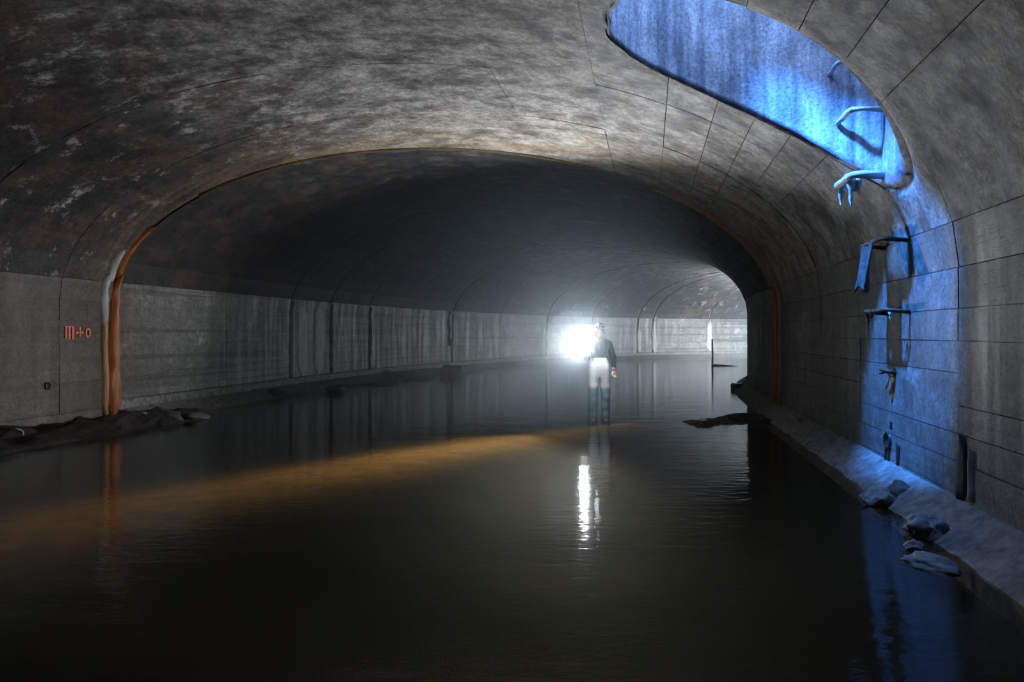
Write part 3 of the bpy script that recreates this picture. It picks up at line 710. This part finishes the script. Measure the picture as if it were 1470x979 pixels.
V, Fc = skinned(tv, [(0, 1), (1, 2), (2, 3), (3, 4), (4, 5), (1, 6), (6, 7), (7, 8), (8, 9)], [(.185, .14), (.185, .14), (.108, .11), (.088, .092), .086, .084, (.108, .11), (.088, .092), .086, .084])
V = [v+.010*Vector((noise.noise(v*11), noise.noise(v*11+Vector((5, 0, 0))), 0)) for v in V]
tr = link('trousers', mesh('trousers', V, Fc), 'trouser_cloth', person)
for sx in (-1, 1):
    v, f = tube([Vector((sx*.10, -.152, 1.26)), Vector((sx*.105, -.158, 1.36)), Vector((sx*.11, -.125, 1.45)), Vector((sx*.11, -.03, 1.525)), Vector((sx*.10, .10, 1.44))], .014, 6); link('shoulder_strap', mesh('shoulder_strap', v, f), 'black_plastic', tr)
jv = [(0, 0, 1.12), (0, .01, 1.22), (0, 0, 1.36), (0, 0, 1.47), (0, -.008, 1.555), (.18, 0, 1.445), (.265, .02, 1.18), (.257, -.04, 1.01), (-.18, 0, 1.445), (-.29, -.06, 1.22), (-.245, -.26, 1.285)]
V, Fc = skinned(jv, [(0, 1), (1, 2), (2, 3), (3, 4), (3, 5), (5, 6), (6, 7), (3, 8), (8, 9), (9, 10)], [(.16, .12), (.165, .12), (.185, .135), (.13, .10), .062, .078, .060, .046, .078, .060, .046])
V = [v+.008*Vector((noise.noise(v*13), noise.noise(v*13+Vector((5, 0, 0))), 0)) for v in V]
jk = link('jacket', mesh('jacket', V, Fc), 'jacket_cloth', person)
v, f = tube([Vector((0, -.150, 1.31)), Vector((0, -.146, 1.36)), Vector((0, -.12, 1.43))], .006, 6); link('zip', mesh('zip', v, f), 'black_plastic', jk)
for sx in (-1, 1):
    V, Fc = chain([(sx*.12, .03, .0+.05), (sx*.122, -.05, .045), (sx*.13, -.15, .04), (sx*.133, -.20, .038)], [.05, .05, .045, .03]); link('boot', mesh('boot', V, Fc), 'boot_rubber', person)
    V, Fc = ellipsoid((sx*.030, -.118, 1.715), .012, .008, .009, 10, 8); link('eye', mesh('eye', V, Fc), 'eye_white', person)
V, Fc = ellipsoid((0, -.005, 1.705), .083, .095, .110, 20, 12, lambda c: Vector((c.x, max(c.y, -.25), max(c.z, -.35)))); link('hair', mesh('hair', V, Fc), 'hair', person)
cap_m = ellipsoid((0, -.02, 1.745), .091, .112, .093, 24, 14, lambda c: Vector((c.x, c.y, max(c.z, -.08))))
V, Fc = [], []
for sd in (0, 1):
    for i in range(13):
        q = PI+PI*i/12
        for rr in (.88, 1.35): V.append(Vector((.088*math.cos(q)*(1 if rr < 1 else .95), -.02+.105*math.sin(q)*rr*(1.1 if rr > 1 else 1), 1.742-.02*(rr > 1)+.006*sd-.01*abs(math.cos(q)))))
for sd in (0, 1):
    for i in range(12): b = sd*26+i*2; Fc.append((b, b+1, b+3, b+2))
for i in range(12): Fc.append((i*2+1, 26+i*2+1, 26+i*2+3, i*2+3)); Fc.append((i*2, i*2+2, 26+i*2+2, 26+i*2))
V, Fc = join([cap_m, (V, Fc)]); link('cap', mesh('cap', V, Fc), 'cap_cloth', person)
hl = link('headlamp', mesh('headlamp', *box_pts(-.028, .028, -.05, .012, -.02, .025)), 'black_plastic', person, smooth=False); hl.location = (-.045, -.125, 1.775); hl.rotation_euler = (-.25, 0, -.45)
v, f = tube([Vector((0, -.050, .002)), Vector((0, -.060, .002))], [.021, .023], 14); link('lamp_lens', mesh('lamp_lens', v, f), 'headlamp_lens', hl)
v, f = tube([Vector((.095*math.cos(k*PI/14), -.02+.118*math.sin(k*PI/14), 1.772)) for k in range(29)], .011, 6, False); link('head_strap', mesh('head_strap', v, f), 'strap_cloth', person)
# torch
def lathe(pr, n=20):
    V, Fc = [], []
    for r, y in pr:
        for k in range(n): V.append(Vector((r*math.cos(k*2*PI/n), r*math.sin(k*2*PI/n), y)))
    for i in range(len(pr)-1):
        for k in range(n): Fc.append((i*n+k, i*n+(k+1) % n, (i+1)*n+(k+1) % n, (i+1)*n+k))
    Fc.append(tuple(range(n))[::-1]); Fc.append(tuple((len(pr)-1)*n+k for k in range(n))); return V, Fc
PW = Matrix.Translation(person.location) @ Matrix.Rotation(.05, 4, 'Z')
torch = empty('torch', PW @ TC, label='glaring hand torch held out in front of the person', category='torch')
torch.rotation_euler = TA.to_track_quat('Z', 'Y').to_euler()
v, f = lathe([(.014, -.11), (.019, -.105), (.019, -.07), (.021, -.068), (.021, .03), (.019, .032), (.019, .05)]); link('barrel', mesh('barrel', v, f), 'black_plastic', torch)
v, f = lathe([(.019, .05), (.030, .075), (.046, .10), (.050, .105), (.050, .135)]); hd = link('lamp_head', mesh('lamp_head', v, f), 'black_plastic', torch)
v, f = lathe([(.046, .1355), (.046, .139)]); link('lens', mesh('lens', v, f), 'torch_lens', hd)
v, f = lathe([(.008, -.0), (.008, .006)], 10); sw = link('switch', mesh('switch', v, f), 'plastic_white', torch); sw.location = (0, .02, .015); sw.rotation_euler = (-PI/2, 0, 0)
def lamp(name, kind, loc, power, col, radius, **kw):
    l = bpy.data.lights.new(name, kind); l.energy = power; l.color = col; l.shadow_soft_size = radius
    for k, v_ in kw.items(): setattr(l, k, v_)
    o_ = bpy.data.objects.new(name, l); COL.objects.link(o_); o_.location = loc; return o_
TW = (Matrix.Rotation(.05, 3, 'Z') @ TA)
tp = Vector(torch.location)+TA*.16
tl = lamp('torch_beam', 'SPOT', tp, 1300, (.93, .96, 1.0), .04, spot_size=math.radians(144), spot_blend=.55); tl.rotation_euler = (-TA).to_track_quat('Z', 'Y').to_euler()
lamp('torch_spill', 'POINT', tp+TA*.05, 16, (.86, .94, 1.0), .04)
hp = PW @ Vector((-.07, -.22, 1.76)); h_ = lamp('headlamp_beam', 'SPOT', hp, 1250, (1.0, .80, .52), .02, spot_size=math.radians(34), spot_blend=.8)
h_.rotation_euler = (-(Vector((-3.4, 6.6, 0))-hp)).to_track_quat('Z', 'Y').to_euler()
fp = PW @ Vector((-.04, -.42, 1.72)); f_ = lamp('headlamp_flood', 'SPOT', fp, 70, (.88, .94, 1.0), .03, spot_size=math.radians(46), spot_blend=.5)
f_.rotation_euler = (fp-(PW @ Vector((0, -.1, .85)))).to_track_quat('Z', 'Y').to_euler()
# second explorer's work lamp round the bend
lamp('far_work_lamp', 'POINT', P(43.2, -1.2, 1.3), 3000, (.80, .91, 1.0), .12)

# ------------------------------------------------------------------ haze hanging in the tunnel around the person
def haze():
    V, Fc = [], []; n = 24; ss = [8.5+1.5*i for i in range(24)]
    for s in ss:
        for j in range(n+1):
            a = -A_SPR-SPR+.12+(2*(A_SPR+SPR)-.24)*j/n; V.append(S(s, a, -.12))
    m = n+1
    for i in range(len(ss)-1):
        for j in range(m): Fc.append((i*m+j, i*m+(j+1) % m, (i+1)*m+(j+1) % m, (i+1)*m+j))
    Fc.append(tuple(range(m))[::-1]); Fc.append(tuple((len(ss)-1)*m+j for j in range(m)))
    o_ = link('haze', mesh('haze', V, Fc), 'haze', None, smooth=False, kind='stuff', label='thin bluish mist hanging in the tunnel around the person', category='mist')
haze()
bm = bmesh.new(); bmesh.ops.create_icosphere(bm, subdivisions=3, radius=.75)
t = NT('glare_mist'); v = t.add('VolumeScatter'); t.put(v.inputs['Color'], (.86, .93, 1.0)); t.put(v.inputs['Density'], .015); t.put(v.inputs['Anisotropy'], .5); t.t.links.new(v.outputs[0], t.out.inputs['Volume'])
o = link('torch_glare_mist', bm_mesh('torch_glare_mist', bm), 'glare_mist', None, kind='stuff', label='mist puff added around the hand torch to carry its glare', category='mist'); o.location = tp+Vector((0, -.15, .02))  # added scattering ball that widens the torch glare
